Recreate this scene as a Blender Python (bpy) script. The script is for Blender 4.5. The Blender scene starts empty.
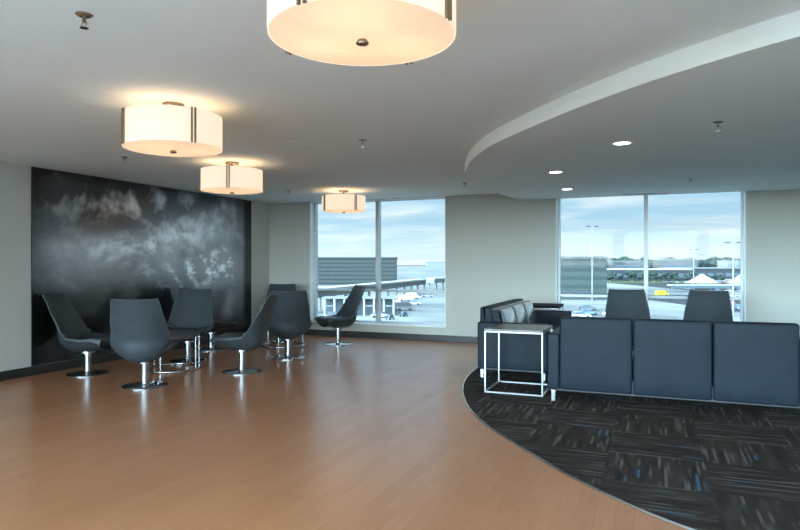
import bpy, bmesh, math, random
from mathutils import Vector, Matrix, noise, Euler
random.seed(7)
PI = math.pi
sc = bpy.context.scene
COL = sc.collection

# ------------------------------------------------------------------ helpers
def link(o, parent=None):
    COL.objects.link(o)
    if parent is not None:
        o.parent = parent
    return o

def obj(name, bm, mat, parent=None, smooth=False):
    me = bpy.data.meshes.new(name)
    bm.normal_update()
    bm.to_mesh(me); bm.free()
    if smooth:
        for p in me.polygons: p.use_smooth = True
        me.set_sharp_from_angle(angle=math.radians(42))
    mats = mat if isinstance(mat, (list, tuple)) else [mat]
    for m in mats: me.materials.append(m)
    return link(bpy.data.objects.new(name, me), parent)

def tag(o, label, cat, group=None, kind=None):
    o['label'] = label; o['category'] = cat
    if group: o['group'] = group
    if kind: o['kind'] = kind
    return o

def thing(name, label, cat, loc=(0, 0, 0), rz=0.0, group=None):
    o = bpy.data.objects.new(name, None)
    o.empty_display_size = 0.1
    COL.objects.link(o)
    o.location = loc; o.rotation_euler = (0, 0, rz)
    return tag(o, label, cat, group)

def struct(name, bm, mat, parent=None, smooth=False):
    o = obj(name, bm, mat, parent, smooth)
    if parent is None: o['kind'] = 'structure'
    return o

def dup(root, loc=None, rz=None, label=None, group=None, scale=None):
    r = root.copy(); COL.objects.link(r)
    if loc is not None: r.location = loc
    if rz is not None: r.rotation_euler = (0, 0, rz)
    if scale is not None: r.scale = scale
    if label: r['label'] = label
    if group: r['group'] = group
    for ch in list(root.children):
        c = ch.copy(); COL.objects.link(c); c.parent = r
        for g in list(ch.children):
            d = g.copy(); COL.objects.link(d); d.parent = c
    return r

def box(bm, x0, x1, y0, y1, z0, z1, bev=0.0, seg=2, mi=0):
    r = bmesh.ops.create_cube(bm, size=1.0)
    vs = r['verts']
    for v in vs:
        v.co = Vector((x0 + (v.co.x + .5) * (x1 - x0), y0 + (v.co.y + .5) * (y1 - y0), z0 + (v.co.z + .5) * (z1 - z0)))
    fs = {f for v in vs for f in v.link_faces}
    for f in fs: f.material_index = mi
    if bev > 0:
        es = list({e for v in vs for e in v.link_edges})
        bmesh.ops.bevel(bm, geom=es, offset=bev, segments=seg, profile=0.5, affect='EDGES')
    return bm

def B(*a, **k):
    return box(bmesh.new(), *a, **k)

def lathe(bm, prof, n=32, cx=0, cy=0, mi=0, cap=True):
    rings = []
    for (r, z) in prof:
        rings.append([bm.verts.new((cx + r * math.cos(2 * PI * i / n), cy + r * math.sin(2 * PI * i / n), z)) for i in range(n)])
    for a, b in zip(rings[:-1], rings[1:]):
        for i in range(n):
            f = bm.faces.new((a[i], a[(i + 1) % n], b[(i + 1) % n], b[i])); f.material_index = mi
    if cap:
        f = bm.faces.new(list(reversed(rings[0]))); f.material_index = mi
        f = bm.faces.new(rings[-1]); f.material_index = mi
    return bm

def tube(bm, pts, r, n=8, closed=False, mi=0):
    pts = [Vector(p) for p in pts]
    rings = []
    N = len(pts)
    for i, p in enumerate(pts):
        if closed:
            t = pts[(i + 1) % N] - pts[i - 1]
        else:
            t = pts[min(i + 1, N - 1)] - pts[max(i - 1, 0)]
        t.normalize()
        up = Vector((0, 0, 1)) if abs(t.z) < .9 else Vector((1, 0, 0))
        a = t.cross(up).normalized(); b = a.cross(t).normalized()
        rings.append([bm.verts.new(p + a * r * math.cos(2 * PI * k / n) + b * r * math.sin(2 * PI * k / n)) for k in range(n)])
    pairs = list(zip(rings[:-1], rings[1:])) + ([(rings[-1], rings[0])] if closed else [])
    for a, b in pairs:
        for k in range(n):
            f = bm.faces.new((a[k], a[(k + 1) % n], b[(k + 1) % n], b[k])); f.material_index = mi
    if not closed:
        bm.faces.new(list(reversed(rings[0]))); bm.faces.new(rings[-1])
    return bm

def prism(bm, outline, z0, z1, mi=0):
    lo = [bm.verts.new((x, y, z0)) for x, y in outline]
    hi = [bm.verts.new((x, y, z1)) for x, y in outline]
    n = len(outline)
    for i in range(n):
        bm.faces.new((lo[i], lo[(i + 1) % n], hi[(i + 1) % n], hi[i]))
    bm.faces.new(list(reversed(lo))); bm.faces.new(hi)
    bmesh.ops.recalc_face_normals(bm, faces=bm.faces)
    return bm

def catmull(pts, per=8):
    P = [Vector(p) for p in pts]
    P = [2 * P[0] - P[1]] + P + [2 * P[-1] - P[-2]]
    out = []
    for i in range(1, len(P) - 2):
        for k in range(per):
            t = k / per
            a, b, c, d = P[i - 1], P[i], P[i + 1], P[i + 2]
            out.append(.5 * ((2 * b) + (c - a) * t + (2 * a - 5 * b + 4 * c - d) * t * t + (3 * b - a - 3 * c + d) * t ** 3))
    out.append(P[-2])
    return out

def lerp_tab(tab, t):
    for (t0, v0), (t1, v1) in zip(tab[:-1], tab[1:]):
        if t <= t1:
            k = (t - t0) / (t1 - t0)
            k = k * k * (3 - 2 * k)
            return v0 + (v1 - v0) * k
    return tab[-1][1]

# ------------------------------------------------------------------ materials
class NT:
    def __init__(self, name):
        self.m = bpy.data.materials.new(name); self.m.use_nodes = True
        self.t = self.m.node_tree; self.n = self.t.nodes
        self.p = self.n.get('Principled BSDF'); self.out = self.n.get('Material Output')
    def add(self, typ, **kw):
        nd = self.n.new(typ)
        for k, v in kw.items(): setattr(nd, k, v)
        return nd
    def l(self, a, b): self.t.links.new(a, b)
    def math(self, op, a, b=None, c=None):
        nd = self.add('ShaderNodeMath', operation=op)
        for i, x in enumerate((a, b, c)):
            if x is None: continue
            if isinstance(x, (int, float)): nd.inputs[i].default_value = x
            else: self.l(x, nd.inputs[i])
        return nd.outputs[0]
    def comb(self, x, y, z):
        nd = self.add('ShaderNodeCombineXYZ')
        for i, v in enumerate((x, y, z)):
            if isinstance(v, (int, float)): nd.inputs[i].default_value = v
            else: self.l(v, nd.inputs[i])
        return nd.outputs[0]
    def noise(self, vec, scale=5, detail=3, rough=.5, dist=0):
        nd = self.add('ShaderNodeTexNoise')
        nd.inputs['Scale'].default_value = scale; nd.inputs['Detail'].default_value = detail
        nd.inputs['Roughness'].default_value = rough; nd.inputs['Distortion'].default_value = dist
        if vec is not None: self.l(vec, nd.inputs['Vector'])
        return nd.outputs['Fac']
    def ramp(self, fac, stops):
        nd = self.add('ShaderNodeValToRGB')
        el = nd.color_ramp.elements
        while len(el) < len(stops): el.new(.5)
        for e, (p, c) in zip(el, stops):
            e.position = p; e.color = (*c, 1) if len(c) == 3 else c
        self.l(fac, nd.inputs[0])
        return nd.outputs[0]
    def mix(self, fac, a, b):
        nd = self.add('ShaderNodeMix', data_type='RGBA')
        for i, v in ((0, fac), (6, a), (7, b)):
            if isinstance(v, (int, float)): nd.inputs[i].default_value = v
            elif isinstance(v, tuple): nd.inputs[i].default_value = (*v, 1)
            else: self.l(v, nd.inputs[i])
        return nd.outputs[2]
    def bump(self, h, strength=.2, dist=.01):
        nd = self.add('ShaderNodeBump')
        nd.inputs['Strength'].default_value = strength; nd.inputs['Distance'].default_value = dist
        self.l(h, nd.inputs['Height']); self.l(nd.outputs[0], self.p.inputs['Normal'])

def set_p(p, color=None, rough=.5, metal=0, spec=None, coat=0, coat_rough=.1):
    if color is not None: p.inputs['Base Color'].default_value = (*color, 1)
    p.inputs['Roughness'].default_value = rough
    p.inputs['Metallic'].default_value = metal
    if spec is not None: p.inputs['Specular IOR Level'].default_value = spec
    p.inputs['Coat Weight'].default_value = coat
    p.inputs['Coat Roughness'].default_value = coat_rough

def plain(name, color, rough=.5, metal=0, spec=None, coat=0, var=.06, scale=6.0):
    """a principled surface with a slight procedural tone variation"""
    n = NT(name); set_p(n.p, color, rough, metal, spec, coat)
    tc = n.add('ShaderNodeTexCoord')
    f = n.noise(tc.outputs['Object'], scale, 4, .6)
    lo = tuple(c * (1 - var) for c in color); hi = tuple(min(1, c * (1 + var)) for c in color)
    n.l(n.ramp(f, [(.3, lo), (.7, hi)]), n.p.inputs['Base Color'])
    return n.m

def paint(name, color, rough=.85):
    n = NT(name); set_p(n.p, color, rough, spec=.25)
    geo = n.add('ShaderNodeNewGeometry')
    f = n.noise(geo.outputs['Position'], 1.2, 3, .5)
    n.l(n.ramp(f, [(.3, tuple(c * .985 for c in color)), (.7, color)]), n.p.inputs['Base Color'])
    g = n.noise(geo.outputs['Position'], 180, 2, .5)
    n.bump(g, .04, .002)
    return n.m

def wood_floor():
    n = NT('cork_plank_floor')
    geo = n.add('ShaderNodeNewGeometry')
    sep = n.add('ShaderNodeSeparateXYZ'); n.l(geo.outputs['Position'], sep.inputs[0])
    x, y = sep.outputs[0], sep.outputs[1]
    br = n.add('ShaderNodeTexBrick'); br.offset = .37; br.offset_frequency = 2
    n.l(n.comb(y, x, 0), br.inputs['Vector'])
    br.inputs['Scale'].default_value = 1.0
    br.inputs['Brick Width'].default_value = 1.22; br.inputs['Row Height'].default_value = .1
    br.inputs['Mortar Size'].default_value = .0012; br.inputs['Mortar Smooth'].default_value = .3
    br.inputs['Bias'].default_value = 0
    br.inputs['Color1'].default_value = (.40, .16, .068, 1)
    br.inputs['Color2'].default_value = (.455, .19, .086, 1)
    br.inputs['Mortar'].default_value = (.30, .12, .052, 1)
    st = n.noise(n.comb(n.math('MULTIPLY', x, 70), n.math('MULTIPLY', y, 2.2), 0), 1, 4, .6)
    gr = n.noise(geo.outputs['Position'], 55, 3, .6)
    dark = n.mix(.8, br.outputs['Color'], (.30, .12, .053))
    light = n.mix(.6, br.outputs['Color'], (.58, .30, .155))
    c1 = n.mix(n.math('MULTIPLY', n.math('SUBTRACT', st, .44), 1.6), br.outputs['Color'], light)
    c2 = n.mix(n.math('MULTIPLY', n.math('SUBTRACT', gr, .5), 1.6), c1, dark)
    n.l(c2, n.p.inputs['Base Color'])
    set_p(n.p, None, .36, spec=.5, coat=.38, coat_rough=.21)
    rr = n.noise(geo.outputs['Position'], 2.5, 3, .5)
    n.l(n.math('MULTIPLY_ADD', rr, .10, .28), n.p.inputs['Roughness'])
    n.bump(n.math('ADD', n.math('MULTIPLY', br.outputs['Fac'], -.7), n.math('MULTIPLY', st, .25)), .10, .002)
    return n.m

def carpet_mat():
    n = NT('striped_carpet_tile')
    geo = n.add('ShaderNodeNewGeometry')
    sep = n.add('ShaderNodeSeparateXYZ'); n.l(geo.outputs['Position'], sep.inputs[0])
    T = .62
    u = n.math('DIVIDE', n.math('SUBTRACT', sep.outputs[0], .31), T)
    v = n.math('DIVIDE', n.math('SUBTRACT', sep.outputs[1], 4.12), T)
    iu, iv = n.math('FLOOR', u), n.math('FLOOR', v)
    par = n.math('FLOORED_MODULO', n.math('ADD', iu, iv), 2)      # 1: stripes run along Y
    inv = n.math('SUBTRACT', 1, par)
    a = n.math('ADD', n.math('MULTIPLY', u, par), n.math('MULTIPLY', v, inv))
    b = n.math('ADD', n.math('MULTIPLY', v, par), n.math('MULTIPLY', u, inv))
    tid = n.math('ADD', n.math('MULTIPLY', iu, 13.7), n.math('MULTIPLY', iv, 5.3))
    yarn = n.math('FLOOR', n.math('MULTIPLY', a, 34))
    yw = n.noise(n.comb(n.math('MULTIPLY', yarn, 3.17), n.math('MULTIPLY', b, 1.1), tid), 1, 2, .5)
    y2 = n.noise(n.comb(n.math('MULTIPLY', yarn, 1.31), n.math('MULTIPLY', b, 1.3), n.math('ADD', tid, 40)), 1, 1, .5)
    wide = n.noise(n.comb(n.math('MULTIPLY', a, 9), n.math('MULTIPLY', b, 1.2), n.math('ADD', tid, 80)), 1, 2, .5)
    base = n.ramp(wide, [(.3, (.024, .019, .016)), (.55, (.044, .035, .030)), (.75, (.072, .058, .049))])
    lt = n.ramp(yw, [(.555, (0, 0, 0)), (.68, (1, 1, 1))])
    c = n.mix(n.math('MULTIPLY', lt, .62), base, (.19, .17, .155))
    bl = n.ramp(y2, [(.70, (0, 0, 0)), (.74, (1, 1, 1))])
    c = n.mix(n.math('MULTIPLY', bl, .7), c, (.06, .15, .23))
    g = n.noise(geo.outputs['Position'], 900, 2, .6)
    c = n.mix(n.math('MULTIPLY', g, .35), c, (.008, .007, .007))
    n.l(c, n.p.inputs['Base Color'])
    set_p(n.p, None, .95, spec=.1)
    n.bump(n.math('ADD', g, yw), .35, .004)
    return n.m

def leather(name, color, rough=.42, spec=.2, coat=0):
    n = NT(name); set_p(n.p, color, rough, spec=spec)
    tc = n.add('ShaderNodeTexCoord')
    f = n.noise(tc.outputs['Object'], 5, 4, .6)
    n.l(n.ramp(f, [(.3, tuple(c * .88 for c in color)), (.7, tuple(c * 1.12 for c in color))]), n.p.inputs['Base Color'])
    v = n.add('ShaderNodeTexVoronoi'); v.inputs['Scale'].default_value = 260
    n.l(tc.outputs['Object'], v.inputs['Vector'])
    n.bump(v.outputs['Distance'], .08, .002)
    n.p.inputs['Coat Weight'].default_value = coat; n.p.inputs['Coat Roughness'].default_value = .16
    return n.m

def glass_mat():
    n = NT('window_glass')
    n.n.remove(n.p)
    tr = n.add('ShaderNodeBsdfTransparent'); tr.inputs[0].default_value = (.93, .975, .965, 1)
    gl = n.add('ShaderNodeBsdfGlossy'); gl.inputs['Roughness'].default_value = .02
    fr = n.add('ShaderNodeFresnel'); fr.inputs[0].default_value = 1.45
    mx = n.add('ShaderNodeMixShader')
    n.l(n.math('MULTIPLY', fr.outputs[0], .13), mx.inputs[0])
    n.l(tr.outputs[0], mx.inputs[1]); n.l(gl.outputs[0], mx.inputs[2]); n.l(mx.outputs[0], n.out.inputs[0])
    return n.m

def shade_mat(name, emit, col=(.93, .86, .76), emit_col=(1.0, .89, .76)):
    n = NT(name); n.n.remove(n.p)
    geo = n.add('ShaderNodeNewGeometry')
    f = n.noise(geo.outputs['Position'], 40, 3, .6)
    c = n.ramp(f, [(.3, tuple(x * .96 for x in col)), (.7, col)])
    d = n.add('ShaderNodeBsdfDiffuse'); t = n.add('ShaderNodeBsdfTranslucent'); e = n.add('ShaderNodeEmission')
    n.l(c, d.inputs[0]); n.l(c, t.inputs[0])
    e.inputs[0].default_value = (*emit_col, 1); e.inputs[1].default_value = emit
    m1 = n.add('ShaderNodeMixShader'); m1.inputs[0].default_value = .5
    n.l(d.outputs[0], m1.inputs[1]); n.l(t.outputs[0], m1.inputs[2])
    ad = n.add('ShaderNodeAddShader'); n.l(m1.outputs[0], ad.inputs[0]); n.l(e.outputs[0], ad.inputs[1])
    n.l(ad.outputs[0], n.out.inputs[0])
    return n.m

def emit_mat(name, col, s):
    n = NT(name); n.p.inputs['Base Color'].default_value = (.8, .8, .8, 1)
    n.p.inputs['Emission Color'].default_value = (*col, 1); n.p.inputs['Emission Strength'].default_value = s
    return n.m

def attr_mat(name, rough=.2, coat=.3):
    n = NT(name); set_p(n.p, None, rough, spec=.5, coat=coat, coat_rough=.06)
    a = n.add('ShaderNodeVertexColor'); a.layer_name = 'picture'
    n.l(a.outputs[0], n.p.inputs['Base Color'])
    return n.m

def band_mat(name, c1, c2, period, axis=2, frac=.4):
    n = NT(name); set_p(n.p, None, .7)
    geo = n.add('ShaderNodeNewGeometry')
    sep = n.add('ShaderNodeSeparateXYZ'); n.l(geo.outputs['Position'], sep.inputs[0])
    f = n.math('FRACT', n.math('DIVIDE', sep.outputs[axis], period))
    s = n.math('GREATER_THAN', f, frac)
    nz = n.noise(geo.outputs['Position'], .15, 4, .6)
    c = n.mix(s, c1, c2)
    n.l(n.mix(n.math('MULTIPLY', nz, .3), c, tuple(x * .7 for x in c1)), n.p.inputs['Base Color'])
    return n.m

def ground_mat():
    n = NT('concrete_apron'); set_p(n.p, None, .85, spec=.2)
    geo = n.add('ShaderNodeNewGeometry')
    f = n.noise(geo.outputs['Position'], .018, 6, .6)
    g = n.noise(geo.outputs['Position'], .25, 4, .6)
    br = n.add('ShaderNodeTexBrick'); n.l(geo.outputs['Position'], br.inputs['Vector'])
    br.inputs['Scale'].default_value = 1; br.inputs['Brick Width'].default_value = 9; br.inputs['Row Height'].default_value = 7
    br.inputs['Mortar Size'].default_value = .15
    br.inputs['Color1'].default_value = (.052, .055, .051, 1); br.inputs['Color2'].default_value = (.064, .067, .062, 1); br.inputs['Mortar'].default_value = (.036, .039, .037, 1)
    c = n.mix(n.ramp(f, [(.42, (0, 0, 0)), (.58, (1, 1, 1))]), br.outputs['Color'], (.10, .104, .096))
    c = n.mix(n.math('MULTIPLY', g, .35), c, (.034, .037, .036))
    n.l(c, n.p.inputs['Base Color'])
    return n.m

def foliage_mat(name, c):
    n = NT(name); set_p(n.p, None, .8, spec=.2)
    geo = n.add('ShaderNodeNewGeometry')
    f = n.noise(geo.outputs['Position'], .8, 5, .7)
    n.l(n.ramp(f, [(.3, tuple(x * .5 for x in c)), (.7, tuple(x * 1.4 for x in c))]), n.p.inputs['Base Color'])
    return n.m

M = dict(
    wall=paint('warm_white_paint', (.50, .50, .455)),
    ceil=paint('ceiling_paint', (.765, .84, .83)),
    fascia=paint('soffit_paint', (.765, .84, .83)),
    band=paint('pale_edge_band', (.93, .95, .88)),  # soffit edge coloured paler than the ceiling
    floor=wood_floor(),
    carpet=carpet_mat(),
    base=plain('black_vinyl_base', (.022, .020, .019), .45),
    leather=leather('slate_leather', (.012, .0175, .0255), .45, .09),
    seat=leather('sheen_seat_leather', (.11, .127, .136), .20, 1.0, 1.0),  # same slate leather, window sheen put into a paler base colour
    chair=leather('charcoal_leather', (.044, .055, .063), .38, .28),
    pale_rim=leather('rim_highlight_leather', (.07, .085, .09), .40),
    chrome=plain('polished_chrome', (.50, .51, .52), .14, 1.0, var=.02),
    steel=plain('brushed_steel', (.78, .79, .80), .22, 1.0, var=.03),
    white_metal=plain('pale_steel_frame', (.44, .45, .46), .30, .55, var=.02),
    bronze=plain('bronze_metal', (.30, .22, .14), .30, 1.0),
    laminate=plain('grey_laminate', (.105, .10, .098), .28, spec=.5),
    frame=plain('window_aluminium', (.50, .53, .535), .40, .2, var=.03),
    reveal=plain('white_jamb_paint', (.80, .83, .82), .55, var=.02),
    glass=glass_mat(),
    shade=shade_mat('lamp_shade_fabric', .23, (.72, .67, .60), (1.0, .91, .80)),
    diffuser=shade_mat('lamp_diffuser', .19, (.56, .49, .41), (1.0, .80, .62)),
    mural=attr_mat('printed_mural'),
    black=plain('black_plastic', (.015, .015, .016), .4),
    down=emit_mat('downlight_lens', (1.0, .97, .90), 6.0),
    whitep=plain('white_plastic', (.72, .73, .71), .45, var=.02),
    ground=ground_mat(),
)

# ------------------------------------------------------------------ room shell
XL, XR, YB, YR = -7.05, 4.5, 10.45, -3.0      # left wall, right wall, back wall, rear wall
ZC, ZS = 2.55, 2.428                          # main ceiling, lowered ceiling
WT = .25

struct('floor', B(XL - .2, XR + .2, YR - .2, YB + .2, -.25, 0), M['floor'])
struct('floor_bounce', B(XL, XR, YR, -.3, 0, .006), paint('pale_bounce_floor', (.72, .76, .78), .6))  # unseen pale strip, added to bounce daylight up to the ceiling
struct('ceiling', B(XL - .2, XR + .2, YR - .2, YB + .2, ZC, ZC + .25), M['ceil'])

edge = [(4.45, 2.02), (3.2, 2.20), (2.2, 2.47), (1.35, 2.85), (.66, 3.24), (.11, 3.55), (-.20, 3.80), (-.48, 4.08), (-.78, 4.44), (-1.06, 4.80), (-1.33, 5.17), (-1.60, 5.65), (-1.83, 6.22),
        (-1.96, 6.64), (-2.06, 7.10), (-2.12, 7.6), (-2.14, 8.2), (-2.12, 9.0), (-2.06, 9.75), (-2.0, 10.44)]
curve = [(p.x, p.y) for p in catmull([(x, y, 0) for x, y in edge], 6)]
sof_edge = [(4.49, 1.948), (3.196, 2.178), (2.197, 2.497), (1.349, 2.966), (0.649, 3.406), (0.27, 3.686), (-0.12, 4.025), (-0.629, 4.575), (-1.248, 5.353), (-1.558, 5.853), (-1.798, 6.352), (-1.987, 6.862), (-2.127, 7.291), (-2.227, 7.89), (-2.247, 8.589), (-2.2, 9.4), (-2.12, 10.44)]
sof = [(p.x, p.y) for p in catmull([(x, y, 0) for x, y in sof_edge], 6)]
bm = prism(bmesh.new(), sof + [(4.49, 10.44)], ZS, ZC + .02)
bm.normal_update()
for f_ in bm.faces:
    if abs(f_.normal.z) < .5: f_.material_index = 1
struct('ceiling_right', bm, [M['fascia'], M['band']])

cp = prism(bmesh.new(), curve + [(4.45, 10.44)], 0.0, .008)
tag(obj('carpet', cp, M['carpet']), 'dark striped tile carpet with curved edge under the sofas', 'carpet')
bm = bmesh.new()
tube(bm, [(x, y, .005) for x, y in curve], .009, 6)
struct('trim_1', bm, M['steel'])

# left wall and back wall (with two window openings)
struct('wall_left', B(XL - .2, XL, YR - .2, YB + .2, 0, ZC), M['wall'])
WIN = [(-6.13, -3.40), (-1.505, 1.24)]
SILL, HEAD = .25, 2.545
bm = bmesh.new()
xs = [XL] + [v for w in WIN for v in w] + [XR]
for i in range(0, len(xs), 2):
    box(bm, xs[i], xs[i + 1], YB, YB + WT, 0, ZC)
for (a, b) in WIN:
    box(bm, a, b, YB, YB + WT, 0, SILL); box(bm, a, b, YB, YB + WT, HEAD, ZC)
struct('wall_back', bm, M['wall'])

RW = [(-6.7, -4.2), (-3.9, -1.4), (-1.1, 1.4), (1.7, 4.2)]            # unseen windows behind the viewer, letting daylight in
bm = bmesh.new()
xs = [XL] + [v for w in RW for v in w] + [XR]
for i in range(0, len(xs), 2):
    box(bm, xs[i], xs[i + 1], YR - WT, YR, 0, ZC)
for (a, b) in RW:
    box(bm, a, b, YR - WT, YR, 0, SILL); box(bm, a, b, YR - WT, YR, HEAD, ZC)
struct('wall_rear', bm, M['wall'])
SW = [(-2.4, .2), (.8, 3.4), (4.6, 7.2)]  # unseen side windows, added to let daylight in
bm = bmesh.new()
ys = [YR] + [v for w in SW for v in w] + [YB]
for i in range(0, len(ys), 2):
    box(bm, XR, XR + WT, ys[i], ys[i + 1], 0, ZC)
for (a, b) in SW:
    box(bm, XR, XR + WT, a, b, 0, SILL); box(bm, XR, XR + WT, a, b, HEAD, ZC)
struct('wall_right', bm, M['wall'])

BH = .11
struct('baseboard_left', B(XL, XL + .014, YR, YB, 0, BH, .003), M['base'])
struct('baseboard_back', B(XL + .014, XR, YB - .014, YB, 0, BH, .003), M['base'])
struct('baseboard_rear', B(XL + .014, XR, YR, YR + .014, 0, BH, .003), M['base'])
struct('baseboard_right', B(XR - .014, XR, YR, YB, 0, BH, .003), M['base'])

def make_window(idx, a, b, axis, pos, sgn, transom=None, mull=1):
    """axis 'x': opening runs along X at Y=pos, outside towards sgn; axis 'y': along Y at X=pos"""
    def bx(bmx, u0, u1, d0, d1, z0, z1, bev=.004):
        d0, d1 = sorted((pos + sgn * d0, pos + sgn * d1))
        if axis == 'x': box(bmx, u0, u1, d0, d1, z0, z1, bev)
        else: box(bmx, d0, d1, u0, u1, z0, z1, bev)
    fm = bmesh.new()
    D0, D1 = .13, .22
    bx(fm, a, a + .05, D0, D1, SILL, HEAD); bx(fm, b - .05, b, D0, D1, SILL, HEAD)
    bx(fm, a, b, D0, D1, SILL, SILL + .05); bx(fm, a, b, D0, D1, HEAD - .022, HEAD)
    fr = struct('window_%d' % idx, fm, M['frame'])
    cuts = [a + (b - a) * k / (mull + 1) for k in range(mull + 2)]
    for c in cuts[1:-1]:
        mm = bmesh.new(); bx(mm, c - .032, c + .032, D0 - .03, D1, SILL + .05, HEAD - .022)
        struct('mullion', mm, M['frame'], fr)
    if transom:
        tm = bmesh.new()
        for c0, c1 in zip(cuts[:-1], cuts[1:]):
            bx(tm, c0 + .034, c1 - .034, D0 + .01, D1, transom - .02, transom + .02)
        struct('transom', tm, M['frame'], fr)
    for c0, c1 in zip(cuts[:-1], cuts[1:]):
        gm = bmesh.new()
        c0 += .04; c1 -= .04; z0, z1 = SILL + .04, HEAD - .018; d = pos + sgn * .175
        q = [(c0, z0), (c1, z0), (c1, z1), (c0, z1)]
        for off in (-.004, .004):
            vs = [gm.verts.new((u, d + off, z) if axis == 'x' else (d + off, u, z)) for u, z in q]
            if off < 0: first = vs
        bmesh.ops.contextual_create(gm, geom=first) if False else gm.faces.new(vs)
        for v in first: gm.verts.remove(v)
        struct('pane', gm, M['glass'], fr)
    lm = bmesh.new()
    t = .012
    bx(lm, a, a + t, 0, D0, SILL, HEAD, 0); bx(lm, b - t, b, 0, D0, SILL, HEAD, 0)
    bx(lm, a, b, 0, D0, HEAD - t, HEAD, 0); bx(lm, a, b, -.015, D0, SILL - .005, SILL + .016, .003)
    struct('window_sill', lm, M['reveal'], fr)
    return fr

make_window(1, *WIN[0], 'x', YB, 1, transom=.87)
make_window(2, *WIN[1], 'x', YB, 1, transom=.84)
k = 3
for w in RW: make_window(k, *w, 'x', YR, -1); k += 1
for w in SW: make_window(k, *w, 'y', XR, 1); k += 1

# ------------------------------------------------------------------ mural
MY0, MY1, MZ0, MZ1 = 5.36, 9.83, BH + .005, ZC - .002
def mural():
    t = thing('wall_mural', 'large black and white mural of clouds over snowy mountains on the wall', 'mural', (XL, (MY0 + MY1) / 2, MZ0))
    ox, oy, oz = XL, (MY0 + MY1) / 2, MZ0
    obj('backing_panel', B(0.0005, .016, MY0 - oy, MY1 - oy, 0, MZ1 - oz), M['black'], t)
    NY, NZ = 340, 190
    bm = bmesh.new()
    cl = bm.loops.layers.float_color.new('picture')
    W, Hh = MY1 - MY0, MZ1 - MZ0
    vs, cols = [], {}
    def g(s, u, cs, cu, ws, wu, rot=0.0):
        ds, du = s - cs, u - cu
        c, sn = math.cos(rot), math.sin(rot)
        a, b = (ds * c + du * sn) / ws, (-ds * sn + du * c) / wu
        return math.exp(-(a * a + b * b))
    def colour(s, u):                       # s: along the wall, u: upward
        p = Vector((s * 2.6, u * 1.5, 3.1))
        w = Vector((noise.noise(p * 1.3), noise.noise(p * 1.3 + Vector((7, 2, 1))), 0)) * .35
        f = noise.fractal(p * 2.2 + w, .9, 2.1, 7) * .5 + .5
        puff = noise.fractal(p * 4.6 + w * 2 + Vector((3, 9, 0)), .8, 2.2, 6)
        rid = 1 - abs(noise.fractal(Vector((s * 9.0 + u * 3.0, u * 7.0 - s * 1.5, .5)), .8, 2.1, 6)) * 2.2
        rid = max(0, rid)
        fine = noise.fractal(Vector((s * 16 + u * 5, u * 13 - s * 3, 2.2)) + w * 3, .75, 2.1, 6)
        v = .016 + .018 * max(0, f - .2)
        # billowing dark clouds along the top
        v += g(s, u, .18, .86, .30, .15) * max(0, puff + .1) * .16
        v += g(s, u, .52, .88, .34, .13) * max(0, puff + .05) * .34
        # haze behind the range
        v += g(s, u, .10, .55, .20, .16) * .07
        v += g(s, u, .42, .47, .40, .09, .05) * (.075 + .03 * f)
        v += g(s, u, .80, .60, .26, .24) * (.10 + .05 * f)
        # bright bank of cloud sweeping up to the right
        v += g(s, u, .32, .60, .30, .085, .10) * (.05 + .26 * max(0, f - .2) + .30 * max(0, puff) + .10 * max(0, fine))
        v += g(s, u, .60, .70, .24, .10, .40) * (.06 + .26 * max(0, f - .2) + .28 * max(0, puff) + .10 * max(0, fine))
        # snow flecks over the mountain flank
        v += g(s, u, .70, .48, .20, .10, .35) * max(0, fine - .05) * .75
        v += g(s, u, .86, .52, .12, .14) * max(0, fine - .15) * .35
        v += g(s, u, .28, .44, .22, .05, .05) * max(0, fine) * .16
        # pale slope at the foot of the mountain
        v += g(s, u, .86, .24, .22, .17) * (.06 + .10 * max(0, f - .3))
        # dark hills low down and dark border
        v *= 1 - .92 * g(s, u, .10, .20, .24, .21)
        v *= 1 - .80 * g(s, u, .48, .26, .24, .14)
        lo = min(1, max(0, (u - .0) / .24)); v *= .18 + .82 * lo * lo * (3 - 2 * lo)
        v *= min(1, max(0.10, ((1 - s) - .035) / .03)) * min(1, .25 + s / .12)
        v *= min(1, .3 + (1 - u) / .10)
        v = max(.004, v * 2.15)
        wm = g(s, u, .24, .78, .09, .07)  # brownish reflection spot tinted into the print
        return (v * (.95 + .35 * wm), v * (1.0 + .08 * wm), v * (1.06 - .15 * wm), 1)
    grid = []
    for j in range(NZ + 1):
        row = []
        for i in range(NY + 1):
            s, u = i / NY, j / NZ
            v = bm.verts.new((.018, MY0 + s * W - oy, u * Hh)); cols[v] = colour(s, u); row.append(v)
        grid.append(row)
    for j in range(NZ):
        for i in range(NY):
            f = bm.faces.new((grid[j][i], grid[j][i + 1], grid[j + 1][i + 1], grid[j + 1][i]))
            for lp in f.loops: lp[cl] = cols[lp.vert]
    obj('printed_picture', bm, M['mural'], t)
mural()

# ------------------------------------------------------------------ swivel lounge chairs
SEAT_PROFILE = catmull([(0, .325, .395), (0, .30, .425), (0, .20, .428), (0, .05, .408), (0, -.09, .394), (0, -.175, .410), (0, -.225, .475), (0, -.268, .58), (0, -.335, .745), (0, -.40, .90), (0, -.438, .985)], 4)
HALF = [(0, .250), (.08, .280), (.25, .303), (.45, .322), (.58, .320), (.75, .282), (.9, .246), (1, .230)]
RAISE = [(0, .010), (.1, .022), (.25, .040), (.40, .085), (.52, .125), (.7, .075), (.85, .035), (1, .015)]
THICK = [(0, .085), (.06, .125), (.25, .125), (.42, .118), (.55, .098), (.7, .056), (.9, .032), (1, .022)]

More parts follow.
